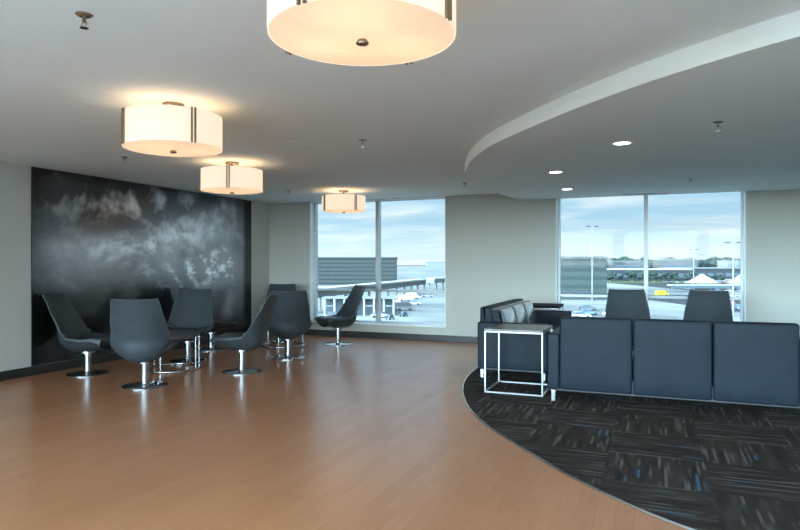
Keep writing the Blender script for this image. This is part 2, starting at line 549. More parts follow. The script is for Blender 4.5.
def shell_point(i, u, outer):
    N = len(SEAT_PROFILE)
    t = i / (N - 1)
    p = SEAT_PROFILE[i]
    tg = (SEAT_PROFILE[min(i + 1, N - 1)] - SEAT_PROFILE[max(i - 1, 0)]).normalized()
    nrm = Vector((0, tg.z, -tg.y))            # towards the sitter
    if nrm.z < 0 and t < .3: nrm = -nrm
    w, e, th = lerp_tab(HALF, t), lerp_tab(RAISE, t), lerp_tab(THICK, t)
    au = abs(u)
    # rounded plan of the front lip
    fy = 0
    if t < .12: fy = -.045 * au ** 3 * (1 - t / .12)
    q = p + Vector((w * u, fy, 0)) + nrm * (e * au ** 2.3)
    if outer:
        q = q - nrm * (th * (1 - (.80 - .65 * max(0, 1 - t / .22)) * au ** 2.4)) + Vector((w * u * .015, 0, 0))
    return q

def chair_mesh():
    bm = bmesh.new()
    NU = 20; N = len(SEAT_PROFILE)
    gi = [[bm.verts.new(shell_point(i, -1 + 2 * k / NU, False)) for k in range(NU + 1)] for i in range(N)]
    go = [[bm.verts.new(shell_point(i, -1 + 2 * k / NU, True)) for k in range(NU + 1)] for i in range(N)]
    for i in range(N - 1):
        for k in range(NU):
            bm.faces.new((gi[i][k], gi[i][k + 1], gi[i + 1][k + 1], gi[i + 1][k]))
            bm.faces.new((go[i][k], go[i + 1][k], go[i + 1][k + 1], go[i][k + 1]))
    for i in range(N - 1):
        bm.faces.new((gi[i][0], gi[i + 1][0], go[i + 1][0], go[i][0]))
        bm.faces.new((gi[i][NU], go[i][NU], go[i + 1][NU], gi[i + 1][NU]))
    for k in range(NU):
        bm.faces.new((gi[0][k], go[0][k], go[0][k + 1], gi[0][k + 1]))
        bm.faces.new((gi[N - 1][k], gi[N - 1][k + 1], go[N - 1][k + 1], go[N - 1][k]))
    bmesh.ops.recalc_face_normals(bm, faces=bm.faces)
    return bm

def make_chair():
    t = thing('swivel_chair', '', 'chair')
    obj('shell', chair_mesh(), M['chair'], t, True)
    # rim tube along the whole edge, its specular highlight put into a paler colour
    N = len(SEAT_PROFILE)
    def rim(i, u):
        return (shell_point(i, u, False) + shell_point(i, u, True)) / 2
    pts = [rim(i, -1) for i in range(0, N)] + [rim(N - 1, -1 + 2 * k / 10) for k in range(1, 10)] + [rim(i, 1) for i in range(N - 1, -1, -1)] + [rim(0, 1 - 2 * k / 10) for k in range(1, 10)]
    obj('pale_rim', tube(bmesh.new(), pts, .0075, 6, closed=True), M['pale_rim'], t, True)
    # seat pad resting in the bucket
    bm = bmesh.new()
    rows = list(range(3, 23)); NU = 14
    top, bot = [], []
    for i in rows:
        f = (i - rows[0]) / (rows[-1] - rows[0])
        edge_f = min(1, f / .12, (1 - f) / .15)
        rt, rb = [], []
        for k in range(NU + 1):
            u = (-1 + 2 * k / NU) * .74
            ef = min(edge_f, (1 - abs(u) / .74) / .16); ef = max(0, min(1, ef)); ef = ef ** .5
            p = shell_point(i, u, False)
            n_ = (p - shell_point(i, u, True)).normalized()
            rt.append(bm.verts.new(p + n_ * (.003 + .028 * ef))); rb.append(bm.verts.new(p - n_ * .006))
        top.append(rt); bot.append(rb)
    R = len(rows)
    for i in range(R - 1):
        for k in range(NU):
            bm.faces.new((top[i][k], top[i][k + 1], top[i + 1][k + 1], top[i + 1][k]))
            bm.faces.new((bot[i][k], bot[i + 1][k], bot[i + 1][k + 1], bot[i][k + 1]))
        bm.faces.new((top[i][0], top[i + 1][0], bot[i + 1][0], bot[i][0]))
        bm.faces.new((top[i][NU], bot[i][NU], bot[i + 1][NU], top[i + 1][NU]))
    for k in range(NU):
        bm.faces.new((top[0][k], bot[0][k], bot[0][k + 1], top[0][k + 1]))
        bm.faces.new((top[-1][k], top[-1][k + 1], bot[-1][k + 1], bot[-1][k]))
    bmesh.ops.recalc_face_normals(bm, faces=bm.faces)
    obj('seat_pad', bm, M['chair'], t, True)
    obj('pedestal', lathe(bmesh.new(), [(.042, .012), (.042, .262), (.085, .263), (.085, .285)], 28), M['chrome'], t, True)
    obj('base_disc', lathe(bmesh.new(), [(.238, 0), (.245, .003), (.245, .009), (.235, .013), (.12, .018), (.055, .024), (.038, .03)], 48), M['chrome'], t, True)
    return t

chair0 = make_chair()
G1 = 'swivel lounge chairs around the round tables'
def face(a, b):  # heading so that local +Y points from a to b
    return math.atan2(-(b[0] - a[0]), b[1] - a[1])
T1, T2 = (-5.80, 6.38), (-5.73, 8.90)
FLZ = 0.0
CH = [
    ((-6.50, 5.70), T1, -.38, 'blue-grey swivel lounge chair in profile before the mural, beside bare white wall', G1),
    ((-5.27, 5.38), T1, 0.05, 'blue-grey swivel lounge chair with its full back turned, nearest the viewer', G1),
    ((-6.09, 7.02), T1, .05, 'blue-grey swivel lounge chair facing the room across the ring-based table, mural behind', G1),
    ((-4.82, 6.54), T1, .16, 'charcoal swivel lounge chair in side profile, its back overlapping another chair back turned to us', G1),
    ((-4.94, 7.80), T2, -.02, 'charcoal swivel lounge chair seen from behind, white wall corner beyond it', G1),
    ((-6.22, 9.50), T2, -.30, 'charcoal swivel lounge chair in white corner, mostly hidden behind another chair back', G1),
    ((-6.52, 8.05), T2, .25, 'dark swivel lounge chair by the mural end, half hidden by a chair', G1),
    ((-4.98, 9.42), T2, .28, 'black-looking swivel lounge chair in profile against the window with lamp above', G1),
]
for i, (p, tgt, off, lab, grp) in enumerate(CH):
    loc = (p[0], p[1], FLZ); rz = face(p, tgt) + off
    if i == 0:
        chair0.location = loc; chair0.rotation_euler = (0, 0, rz); chair0['label'] = lab; chair0['group'] = grp
    else:
        dup(chair0, loc, rz, lab, grp)
G2 = 'swivel lounge chairs behind the long sofa'
dup(chair0, (-.33, 9.02, .008), face((-.33, 9.02), (-.1, 7.0)), 'dark swivel chair behind the sofa, beside window mullion', G2)
dup(chair0, (.62, 9.02, .008), face((.62, 9.02), (.35, 7.0)), 'dark swivel chair behind the sofa, nearer the tall light pole', G2)

# ------------------------------------------------------------------ round tables
def make_round_table(loc, label):
    t = thing('round_table', label, 'table', (loc[0], loc[1], 0), 0, 'round tables between the swivel chairs')
    obj('tabletop', lathe(bmesh.new(), [(.34, .428), (.352, .431), (.355, .437), (.355, .447), (.350, .452), (.34, .453)], 56), M['laminate'], t, True)
    ring = [(.345 * math.cos(2 * PI * k / 64), .345 * math.sin(2 * PI * k / 64), .0135) for k in range(64)]
    obj('base_ring', tube(bmesh.new(), ring, .0135, 10, closed=True), M['chrome'], t, True)
    for a in (-70, 10, 50, 170):
        c, s = math.cos(math.radians(a)) * .345, math.sin(math.radians(a)) * .345
        obj('leg', tube(bmesh.new(), [(c, s, .014), (c, s, .43)], .012, 12), M['chrome'], t, True)
    up = [(.33 * math.cos(2 * PI * k / 64), .33 * math.sin(2 * PI * k / 64), .420) for k in range(64)]
    obj('top_ring', tube(bmesh.new(), up, .010, 8, closed=True), M['chrome'], t, True)
make_round_table(T1, 'low round table on chrome ring among the blue-grey chairs by the mural')
make_round_table(T2, 'low round table on chrome ring behind charcoal chairs, near white corner')

# ------------------------------------------------------------------ sofas
PW, AW, SD, SH, SA = .675, .115, .82, .835, .665
SL = 3 * PW + 2 * AW
def cushion(bm, x0, x1, y0, y1, z0, z1, bev, crown=0.0, axis=2, seg=4):
    r = bmesh.ops.create_cube(bm, size=1.0)
    for v in r['verts']:
        v.co = Vector((x0 + (v.co.x + .5) * (x1 - x0), y0 + (v.co.y + .5) * (y1 - y0), z0 + (v.co.z + .5) * (z1 - z0)))
    es = list({e for v in r['verts'] for e in v.link_edges})
    bmesh.ops.subdivide_edges(bm, edges=es, cuts=5, use_grid_fill=True)
    hard = [e for e in bm.edges if len(e.link_faces) == 2 and e.calc_face_angle(0) > 1.0]
    bmesh.ops.bevel(bm, geom=hard, offset=bev, segments=seg, profile=.5, affect='EDGES')
    if crown:
        cx, cy, cz = (x0 + x1) / 2, (y0 + y1) / 2, (z0 + z1) / 2
        for v in bm.verts:
            fx = 1 - (2 * (v.co.x - cx) / (x1 - x0)) ** 2; fy = 1 - (2 * (v.co.y - cy) / (y1 - y0)) ** 2; fz = 1 - (2 * (v.co.z - cz) / (z1 - z0)) ** 2
            if axis == 2: v.co.z += crown * max(0, fx) * max(0, fy) * (1 if v.co.z > cz else -.2)
            else: v.co.y += crown * max(0, fx) * max(0, fz) * (1 if v.co.y > cy else -1)
    return bm

def make_sofa(label, loc, rz):
    s = thing('sofa', label, 'sofa', loc, rz)
    zb = .122
    obj('base', B(.02, SL - .02, .03, SD - .03, zb - .02, .25, .008), M['black'], s)
    for k in range(3):
        x0 = AW + k * PW
        bm = cushion(bmesh.new(), x0 + .004, x0 + PW - .004, 0, .20, zb, SH, .022, .008, 1, 4)
        for v in bm.verts:                      # inner face leans back a little
            if v.co.y > .1: v.co.y -= max(0, (v.co.z - .42)) * .16
        bp = obj('back_panel', bm, M['leather'], s, True)
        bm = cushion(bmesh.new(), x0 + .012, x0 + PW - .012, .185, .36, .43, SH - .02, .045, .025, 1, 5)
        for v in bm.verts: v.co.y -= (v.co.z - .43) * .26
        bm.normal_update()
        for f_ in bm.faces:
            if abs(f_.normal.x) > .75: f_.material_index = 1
        obj('back_cushion', bm, [M['seat'], M['leather']], s, True)  # cushion ends keep the dark leather, without the painted sheen
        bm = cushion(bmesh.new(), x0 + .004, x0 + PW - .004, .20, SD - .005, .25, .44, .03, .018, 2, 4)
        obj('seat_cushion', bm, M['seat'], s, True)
    for x in (0, SL - AW):
        obj('arm', cushion(bmesh.new(), x, x + AW, 0, SD, zb, SA, .018, 0, 2, 4), M['leather'], s, True)
    for x in (.035, SL - .075):
        for y in (.03, SD - .07):
            obj('leg', B(x, x + .04, y, y + .04, 0, zb + .01, .003), M['steel'], s)
    return s
CZ = .0085
make_sofa('long slate leather sofa with three seats, its back turned to the viewer', (-.985, 6.25, CZ), 0)
make_sofa('slate leather sofa end-on behind the side table, pale back cushions lit by window', (-1.95, 7.20 + SL, CZ), -PI / 2)

# ------------------------------------------------------------------ square side tables
def make_side_table(label, loc, sx, sy, h, th, top=None):
    t = thing('side_table', label, 'table', loc, 0, 'square side tables by the sofas')
    obj('tabletop', B(.0, sx, .0, sy, h - th, h, .003), top or M['laminate'], t)
    r = .0078
    fm = bmesh.new()
    for x in (0, sx - 2 * r):
        box(fm, x, x + 2 * r, 0, sy, 0, 2 * r, .002)
    for y in (0, sy - 2 * r):
        box(fm, 2 * r, sx - 2 * r, y, y + 2 * r, 0, 2 * r, .002)
    obj('floor_frame', fm, M['white_metal'], t)
    um = bmesh.new()
    for x in (0, sx - 2 * r):
        box(um, x, x + 2 * r, 0, sy, h - th - 2 * r, h - th - .0005, .002)
    for y in (0, sy - 2 * r):
        box(um, 2 * r, sx - 2 * r, y, y + 2 * r, h - th - 2 * r, h - th - .0005, .002)
    obj('top_frame', um, M['white_metal'], t)
    for x in (0, sx - 2 * r):
        for y in (0, sy - 2 * r):
            obj('leg', B(x, x + 2 * r, y, y + 2 * r, 2 * r, h - th - 2 * r, .002), M['white_metal'], t)
    return t
make_side_table('square side table with pale metal cube frame and grey top, before the sofas', (-1.665, 6.43, CZ), .61, .64, .672, .022)
make_side_table('square dark side table beyond the end of the pale-cushioned sofa', (-1.93, 9.72, CZ), .57, .57, .715, .040, plain('black_laminate', (.012, .012, .013), .75, spec=.1))

# ------------------------------------------------------------------ drum ceiling lamps
def make_lamp(label, x, y, rz):
    t = thing('ceiling_lamp', label, 'lamp', (x, y, ZC), rz, 'drum ceiling lamps')
    zb, zt, R = 2.216 - ZC, 2.458 - ZC, .352
    obj('canopy', lathe(bmesh.new(), [(.062, -.026), (.075, -.022), (.078, -.012), (.078, 0)], 32), M['bronze'], t, True)
    st = bmesh.new(); lathe(st, [(.012, zb + .03), (.012, -.026)], 12)
    for k in range(3):
        a = 2 * PI * k / 3
        tube(st, [(0, 0, zt - .02), (math.cos(a) * (R - .004), math.sin(a) * (R - .004), zt - .02)], .005, 6)
    obj('stem', st, M['bronze'], t, True)
    sm = bmesh.new()
    lathe(sm, [(R, zb), (R, zt), (R - .004, zt), (R - .004, zb), (R, zb)], 72, cap=False)
    obj('lamp_shade', sm, M['shade'], t, True)
    dm = bmesh.new()
    prof = [(.004, zb - .012)] + [(R * k / 10, zb - .012 * (1 - (k / 10) ** 2)) for k in range(1, 10)] + [(R - .006, zb + .001)]
    lathe(dm, prof, 72, cap=False)
    obj('diffuser', dm, M['diffuser'], t, True)
    obj('finial', lathe(bmesh.new(), [(.008, zb - .034), (.022, zb - .030), (.025, zb - .024), (.016, zb - .012), (.010, zb - .004)], 24), M['bronze'], t, True)
    for k in range(4):
        a = PI / 2 * k
        fm = bmesh.new()
        for da in (-.035, .035):
            c, s = math.cos(a + da) * (R + .007), math.sin(a + da) * (R + .007)
            tube(fm, [(c, s, zb - .004), (c, s, zt + .004)], .0075, 8)
        obj('metal_bar', fm, M['bronze'], t, True)
    for k in range(3):
        a = 2 * PI * k / 3 + math.radians(60)
        bx, by, bz = math.cos(a) * .17, math.sin(a) * .19, zb + .075
        bm = bmesh.new()
        bmesh.ops.create_uvsphere(bm, u_segments=14, v_segments=8, radius=.03, matrix=Matrix.Translation((bx, by, bz)))
        b = obj('bulb', bm, M_BULB, t, True)
        L = bpy.data.lights.new('bulb_light', 'POINT'); L.energy = .95; L.color = (1.0, .58, .27); L.shadow_soft_size = .035
        lo = bpy.data.objects.new('bulb_light', L); COL.objects.link(lo)
        lo.parent = t; lo.location = (bx, by, bz + .045)
    return t
M_BULB = emit_mat('warm_bulb', (1, .75, .45), 6)
LAMP_LABELS = ['white drum ceiling lamp nearest the viewer, cut off by the top of the view',
               'white drum ceiling lamp near the mural, larger of the two hanging before it',
               'white drum ceiling lamp by the mural end, over the charcoal chairs',
               'small-looking white drum ceiling lamp in front of the window by the corner']
for lab, (x, y, r) in zip(LAMP_LABELS, [(-1.02, 2.125, -8), (-3.32, 3.67, -26), (-4.59, 6.04, -60), (-4.68, 9.05, -31)]):
    make_lamp(lab, x, y, math.radians(r))

# ------------------------------------------------------------------ ceiling fittings
def make_downlight(x, y, z, label):
    t = thing('downlight', label, 'downlight', (x, y, z), 0, 'recessed downlights in the lowered ceiling')
    obj('trim_ring', lathe(bmesh.new(), [(.070, -.004), (.083, -.004), (.088, 0), (.070, 0), (.070, -.004)], 32, cap=False), M['whitep'], t, True)
    obj('lens', lathe(bmesh.new(), [(.002, -.0025), (.068, -.0025), (.0685, -.0005)], 32), M['down'], t)
    L = bpy.data.lights.new('downlight_spot', 'SPOT'); L.energy = 14; L.spot_size = math.radians(110); L.spot_blend = .6; L.color = (1, .93, .82); L.shadow_soft_size = .06
    lo = bpy.data.objects.new('downlight_spot', L); COL.objects.link(lo); lo.parent = t; lo.location = (0, 0, -.02)
for x, y, lab in [(-.27, 5.85, 'round recessed downlight nearest the viewer in the lowered ceiling'),
                  (-1.07, 7.40, 'middle recessed downlight in the lowered ceiling over the sofa corner'),
                  (-1.16, 9.15, 'recessed downlight in the lowered ceiling nearest the window wall')]:
    make_downlight(x, y, ZS, lab)

def make_sprinkler(x, y, z, label):
    t = thing('sprinkler_head', label, 'sprinkler', (x, y, z), 0, 'ceiling sprinkler heads')
    obj('escutcheon', lathe(bmesh.new(), [(.018, -.012), (.030, -.010), (.040, -.003), (.040, 0)], 24), M['chrome'], t, True)
    fm = bmesh.new(); lathe(fm, [(.009, -.040), (.009, -.008)], 12)
    for s in (-1, 1):
        tube(fm, [(s * .010, 0, -.036), (s * .018, 0, -.048), (s * .006, 0, -.062)], .003, 6)
    obj('frame_arms', fm, M['bronze'], t, True)
    obj('deflector', lathe(bmesh.new(), [(.006, -.066), (.020, -.066), (.020, -.063), (.006, -.060)], 16), M['chrome'], t, True)
for x, y, z, lab in [(-2.52, 2.19, ZC, 'chrome sprinkler head on bare ceiling, alone beyond the near drum lamps'),
                     (-2.60, 5.42, ZC, 'sprinkler head on main ceiling beside the flush round speaker'),
                     (-5.46, 5.27, ZC, 'sprinkler head on ceiling above the mural, below the larger mural lamp'),
                     (-5.50, 8.70, ZC, 'small sprinkler head on ceiling between the two farther drum lamps'),
                     (-2.58, 8.83, ZC, 'tiny sprinkler head on main ceiling at the curved drop'),
                     (.44, 5.26, ZS, 'sprinkler head on lowered ceiling, larger and nearer of two there'),
                     (.41, 8.65, ZS, 'sprinkler head on lowered ceiling, smaller one near the window')]:
    make_sprinkler(x, y, z, lab)
t = thing('ceiling_speaker', 'flush white round speaker in the ceiling above the chairs', 'speaker', (-3.26, 5.36, ZC))
obj('speaker_rim', lathe(bmesh.new(), [(.110, -.008), (.122, -.007), (.127, 0), (.110, 0), (.110, -.008)], 40, cap=False), M['whitep'], t, True)
obj('speaker_grille', lathe(bmesh.new(), [(.002, -.004), (.109, -.004), (.109, -.0005)], 40), M['ceil'], t)
t = thing('slot_diffuser', 'long narrow air slot in the lowered ceiling above the window', 'vent', (-.14, 10.2, ZS))
dm = bmesh.new()
box(dm, -.36, .36, -.10, -.080, -.006, 0, .001); box(dm, -.36, .36, .080, .10, -.006, 0, .001)
box(dm, -.36, -.32, -.080, .080, -.006, 0, .001); box(dm, .32, .36, -.080, .080, -.006, 0, .001)
obj('vent_frame', dm, M['whitep'], t)
obj('slot', B(-.32, .32, -.080, .080, -.003, -.0005), M['black'], t)

# ------------------------------------------------------------------ outside: airfield and car parks, 11 m below the lounge floor
TH = math.radians(22.2)
def out(r, d, z=None):
    """point r metres to the side and d metres ahead of the lounge's corner view, on the ground outside"""
    return Vector((-d * math.sin(TH) + r * math.cos(TH), d * math.cos(TH) + r * math.sin(TH), GZ if z is None else z))
GZ = -11.0
struct('ground_outside', B(-3500, 3500, -3500, 3500, GZ - 1, GZ), M['ground'])
MO = dict(
    garage=band_mat('garage_banding', (.024, .028, .026), (.014, .017, .016), 2.4, 2, .5),
    garage2=band_mat('pale_garage_banding', (.026, .032, .030), (.019, .024, .022), 2.9, 2, .55),
    conc=plain('pale_concrete', (.075, .08, .076), .8),
    roofw=plain('white_roof', (.16, .168, .162), .6),
    dark=plain('dark_glazing', (.035, .045, .05), .25),
    dim=plain('dark_cladding', (.018, .020, .020), .6),
    grey=plain('grey_cladding', (.028, .031, .030), .6),
    brick=plain('buff_cladding', (.038, .037, .033), .7),
    wheel=plain('tyre_rubber', (.02, .02, .02), .8),
    asph=plain('asphalt', (.018, .020, .020), .85, scale=.2),
    grass=foliage_mat('grass_strip', (.034, .047, .017)),
    tree=foliage_mat('tree_leaves', (.013, .019, .016)),
    trunk=plain('tree_bark', (.09, .07, .055), .9),
    pole=plain('galvanised_pole', (.10, .105, .105), .45, .5),
    fabric=plain('white_tent_fabric', (.18, .185, .18), .7),
)
ROT = TH
def block(name, label, cat, r0, r1, d0, d1, z0, z1, mat, roof=None, group=None, windows=None):
    o = out(r0, d0, z0)
    t = thing(name, label, cat, o, ROT, group)
    obj('wall', B(0, r1 - r0, 0, d1 - d0, 0, z1 - z0), mat, t)
    obj('roof', B(-.5, r1 - r0 + .5, -.5, d1 - d0 + .5, z1 - z0, z1 - z0 + .9, .1), roof or MO['conc'], t)
    if windows:
        wz0, wz1, n = windows
        w = (r1 - r0) / n
        for k in range(n):
            obj('window', B(k * w + w * .15, (k + 1) * w - w * .15, -.12, .02, wz0, wz1), MO['dark'], t)
    return t
block('parking_garage', 'long banded grey parking garage seen through the corner window', 'building', -130, -2, 372, 410, GZ, 4.6, MO['garage'], MO['grey'])
block('parking_garage', 'pale banded building seen behind the sofa corner through the other window', 'building', 42, 71.5, 216, 250, GZ, 3.0, MO['garage2'], MO['grey'])
block('terminal_building', 'low white-roofed terminal building in the distance beyond the car park', 'building', 152, 212, 455, 490, GZ, -3.0, MO['dim'], MO['roofw'], None, (2.5, 5.5, 12))
block('warehouse', 'grey warehouse with pale roof in the distance beside the terminal', 'building', 232, 300, 520, 560, GZ, -2.5, MO['dim'], MO['conc'], None, (2, 5, 9))
sky_b = [(220, 30, 640, 3.5, 'grey'), (275, 40, 660, 5.5, 'brick'), (335, 26, 640, 4.2, 'conc'), (205, 12, 980, 5.5, 'brick'), (240, 22, 1050, 9, 'grey'), (305, 26, 900, 4.5, 'conc'), (345, 15, 980, 9.5, 'grey'), (382, 30, 940, 5.5, 'brick'), (440, 24, 1000, 8, 'grey'),
         (478, 20, 950, 6.2, 'conc'), (64, 45, 1500, 6, 'conc')]
for r, w, d, h, m in sky_b:
    block('distant_building', 'small distant building on the skyline beyond the airfield', 'building', r, r + w, d, d + 20, GZ, h, MO[m], MO['conc'], 'buildings on the skyline', (3, h - GZ - 3, 3) if r > 100 else None)

# covered walkway running across the apron
def walkway(label, a, b, n, x0):
    t = thing('covered_walkway', label, 'walkway', (a.x, a.y, GZ), math.atan2(b.y - a.y, b.x - a.x))
    L = (Vector((b.x, b.y)) - Vector((a.x, a.y))).length
    zt = -5.2 - GZ
    obj('roof', B(x0, L, -2.2, 2.2, zt - .35, zt + .35, .15), MO['roofw'], t)
    obj('side_panel', B(x0, L - .4, -2.0, 2.0, zt - 1.9, zt - .36, .05), MO['conc'], t)
    for k in range(n):
        x = x0 + 2 + k * (L - x0 - 4) / max(1, n - 1)
        obj('column', B(x, x + .5, -1.9, -1.4, 0, zt - 1.9), MO['conc'], t)
        obj('column', B(x, x + .5, 1.4, 1.9, 0, zt - 1.9), MO['conc'], t)
walkway('long pale covered walkway on columns crossing the apron outside', out(-22, 158), out(9.0, 262), 12, -4)
walkway('short pale covered walkway by the window edge, beyond the long one', out(13.5, 278), out(26, 300), 4, 0)
t = thing('service_building', 'low open service building with pale columns before the covered walkway', 'building', out(-18.2, 149), ROT)
obj('wall', B(0, 17, 3, 6, 0, 4.0), MO['dark'], t)
obj('roof', B(-.4, 17.4, 0, 6.4, 4.0, 4.4, .05), MO['conc'], t)
for k in range(8):
    obj('column', B(k * 2.35, k * 2.35 + .4, .1, .5, 0, 4.0), MO['roofw'], t)
for k in range(4):
    obj('crossbar', B(.5 + k * 4.7, 2.3 + k * 4.7, .2, .4, 2.2, 2.5), MO['conc'], t)

for m_ in list(MO.values()) + [M['ground']]:
    for nd in m_.node_tree.nodes:
        if nd.type == 'BSDF_PRINCIPLED': nd.inputs['Specular IOR Level'].default_value = .04
# cars
def make_car(label, body_col, loc, rz, kind='car', group=None, name=None):
    t = thing(name or ('car' if kind == 'car' else 'van'), label, 'car' if kind == 'car' else 'van', loc, rz, group)
    if kind == 'car':
        low = [(-2.25, .35), (-2.25, .80), (-2.1, .92), (-1.3, .95), (-.7, .98), (.9, .98), (1.7, .88), (2.2, .72), (2.28, .35)]
        cab = [(-1.75, .94), (-1.25, 1.42), (.15, 1.46), (1.0, .96)]
        w, cw = .88, .70
    else:
        low = [(-2.6, .4), (-2.6, 1.1), (-2.55, 1.15), (1.6, 1.15), (2.35, 1.05), (2.5, .9), (2.55, .4)]
        cab = [(-2.58, 1.14), (-2.5, 2.25), (1.0, 2.25), (1.75, 1.14)]
        w, cw = .98, .90
    bm = bmesh.new()
    def ext(bm, prof, w0, w1, zsplit):
        a = [bm.verts.new((x, -(w0 if z < zsplit else w1), z)) for x, z in prof]
        b = [bm.verts.new((x, (w0 if z < zsplit else w1), z)) for x, z in prof]
        n = len(prof)
        for i in range(n): bm.faces.new((a[i], a[(i + 1) % n], b[(i + 1) % n], b[i]))
        bm.faces.new(a); bm.faces.new(list(reversed(b)))
        bmesh.ops.recalc_face_normals(bm, faces=bm.faces)
    ext(bm, low, w, w * .95, .6)
    mat = plain('car_paint', body_col, .3, 0, coat=.6)
    b = obj('body', bm, mat, t)
    bm = bmesh.new(); ext(bm, cab, w * .93, cw, 1.2)
    if kind == 'car':
        obj('cabin_glass', bm, MO['dark'], t)
        obj('roof_panel', B(-1.22, .12, -cw * .98, cw * .98, 1.42, 1.49, .02), mat, t)
    else:
        obj('cargo_body', bm, mat, t)
        obj('windscreen', B(1.02, 1.72, -cw * .97, cw * .97, 1.25, 2.0, .05), MO['dark'], t)
    for sx in (-1.4, 1.4):
        for sy in (-1, 1):
            wm = bmesh.new()
            bmesh.ops.create_cone(wm, cap_ends=True, segments=14, radius1=.34, radius2=.34, depth=.22,
                                  matrix=Matrix.Translation((sx, sy * (w - .10), .34)) @ Matrix.Rotation(PI / 2, 4, 'X'))
            obj('wheel', wm, MO['wheel'], t)
    return t
WHITE, SILVER, BLACK, BLUE, RED, YEL = (.18, .19, .19), (.075, .082, .082), (.012, .013, .015), (.045, .07, .10), (.12, .02, .02), (.20, .25, .012)
make_car('blue-grey car parked outside below the window behind the sofa corner', BLUE, out(45.5, 151), ROT + .15)
make_car('white car parked in front of the blue-grey car outside', WHITE, out(41.3, 143), ROT + .2)
make_car('white car parked behind and beside the dark swivel chair outside', WHITE, out(50.3, 148), ROT - .3)
make_car('black car parked behind the blue-grey car, by the dark swivel chair', BLACK, out(50.0, 166), ROT)
make_car('hi-vis yellow van on the pale road outside between the two dark chairs', YEL, out(101, 241), ROT + .3, 'van')
make_car('white van parked on the apron outside the corner window', WHITE, out(1.6, 208), ROT + .2, 'van')
make_car('second white van behind the other on the apron', WHITE, out(4.6, 221), ROT + .1, 'van')
make_car('dark car beside the white vans on the apron', BLACK, out(-2.3, 200), ROT + .4)
make_car('silver car below the white vans on the apron', SILVER, out(4.2, 188), ROT - .2)
make_car('black car at the window edge on the apron beyond the vans', BLACK, out(10.2, 232), ROT)
make_car('dark car parked before the pale columns of the service building', BLACK, out(-15, 143.5), ROT + .1)
make_car('black car parked at the end of the service building, by the mullion', BLACK, out(-4.4, 144), ROT - .2)
make_car('white van parked beyond the service building end under the walkway', WHITE, out(-.8, 176), ROT + PI / 2, 'van')
make_car('dark van beside the service building, near the pale apron', BLACK, out(1.2, 166), ROT + .2, 'van')
protos = [make_car(cn + ' car parked in the rows of the far car park beyond the window', c, out(138 + 5.2 * k, 272), ROT + PI / 2, 'car', 'cars in the far car park')
          for k, (cn, c) in enumerate((('black', BLACK), ('white', WHITE), ('silver', SILVER), ('blue-grey', BLUE), ('dark red', RED)))]
rng = random.Random(3)
for d, r0, r1, step in [(210, 107, 121, 2.9), (186, 92, 106, 2.9), (300, 138, 170, 3.1), (345, 158, 196, 3.1), (400, 170, 226, 3.4), (168, 82, 95, 2.9), (232, 117, 131, 2.9)]:
    r = r0
    while r < r1:
        if rng.random() < .8 and not (d == 300 and 139 < r < 173) and not (d == 168 and r < 0):
            p = rng.choice(protos + [protos[1], protos[0]])
            dup(p, out(r, d + rng.uniform(-.4, .4)), ROT + PI / 2 + rng.uniform(-.04, .04))
        r += step
for r, d in [(-.6, 158), (.9, 147), (-2.2, 139)]:
    t = thing('baggage_cart', 'small dark baggage cart standing on the pale apron', 'cart', out(r, d), ROT + r, 'baggage carts on the apron')
    obj('deck', B(-1.0, 1.0, -.5, .5, .35, .5, .03), MO['dark'], t)
    obj('cargo_box', B(-.7, .6, -.45, .45, .5, 1.15, .05), MO['dark'], t)
    for sx in (-.7, .7):
        for sy in (-1, 1):
            wm = bmesh.new()
            bmesh.ops.create_cone(wm, cap_ends=True, segments=10, radius1=.2, radius2=.2, depth=.12, matrix=Matrix.Translation((sx, sy * .45, .2)) @ Matrix.Rotation(PI / 2, 4, 'X'))
            obj('wheel', wm, MO['wheel'], t)

# paved lots, grass strip
struct('ground_carpark', B(0, 60, 0, 90, 0, .04), MO['asph']).matrix_world = Matrix.Translation(out(86, 160)) @ Matrix.Rotation(ROT, 4, 'Z')
struct('ground_carpark_far', B(0, 110, 0, 120, 0, .04), MO['asph']).matrix_world = Matrix.Translation(out(136, 290)) @ Matrix.Rotation(ROT, 4, 'Z')
tag(struct('grass_verge', B(0, 120, 0, 40, 0, .06), MO['grass']), 'strip of green grass before the distant terminal', 'grass', kind='stuff').matrix_world = Matrix.Translation(out(118, 412)) @ Matrix.Rotation(ROT, 4, 'Z')

# white peaked tents and long canopy
def make_tent(label, r, d, w, h, rise):
    t = thing('white_tent', label, 'tent', out(r, d), ROT, 'white tents in the car park')
    bm = bmesh.new()
    n = 12
    for k in range(n + 1):
        pass
    prof = [(w * .5, h), (w * .36, h + rise * .25), (w * .2, h + rise * .62), (w * .06, h + rise * .95), (.05, h + rise)]
    lathe(bm, prof, 16)
    obj('canopy', bm, MO['fabric'], t, True)
    for a in range(4):
        c, s = math.cos(PI / 4 + a * PI / 2) * w * .45, math.sin(PI / 4 + a * PI / 2) * w * .45
        obj('pole', tube(bmesh.new(), [(c, s, 0), (c, s, h)], .12, 6), MO['pole'], t)
make_tent('white peaked tent standing before the parked cars, mid car park', 148, 306, 15, 3.2, 4.2)
make_tent('white peaked tent beside the tall light pole at the window edge', 164, 300, 13, 3.2, 4.2)
t = thing('long_canopy', 'long flat white canopy with dark fascia across the car park', 'canopy', out(120, 276), ROT)
obj('roof', B(0, 36, 0, 5, 2.7, 3.2, .05), MO['roofw'], t)
obj('fascia', B(0, 36, -.2, 0, 1.6, 2.9), MO['dark'], t)
for k in range(5): obj('post', B(.5 + k * 8.6, .8 + k * 8.6, 1.0, 1.3, 0, 2.7), MO['pole'], t)

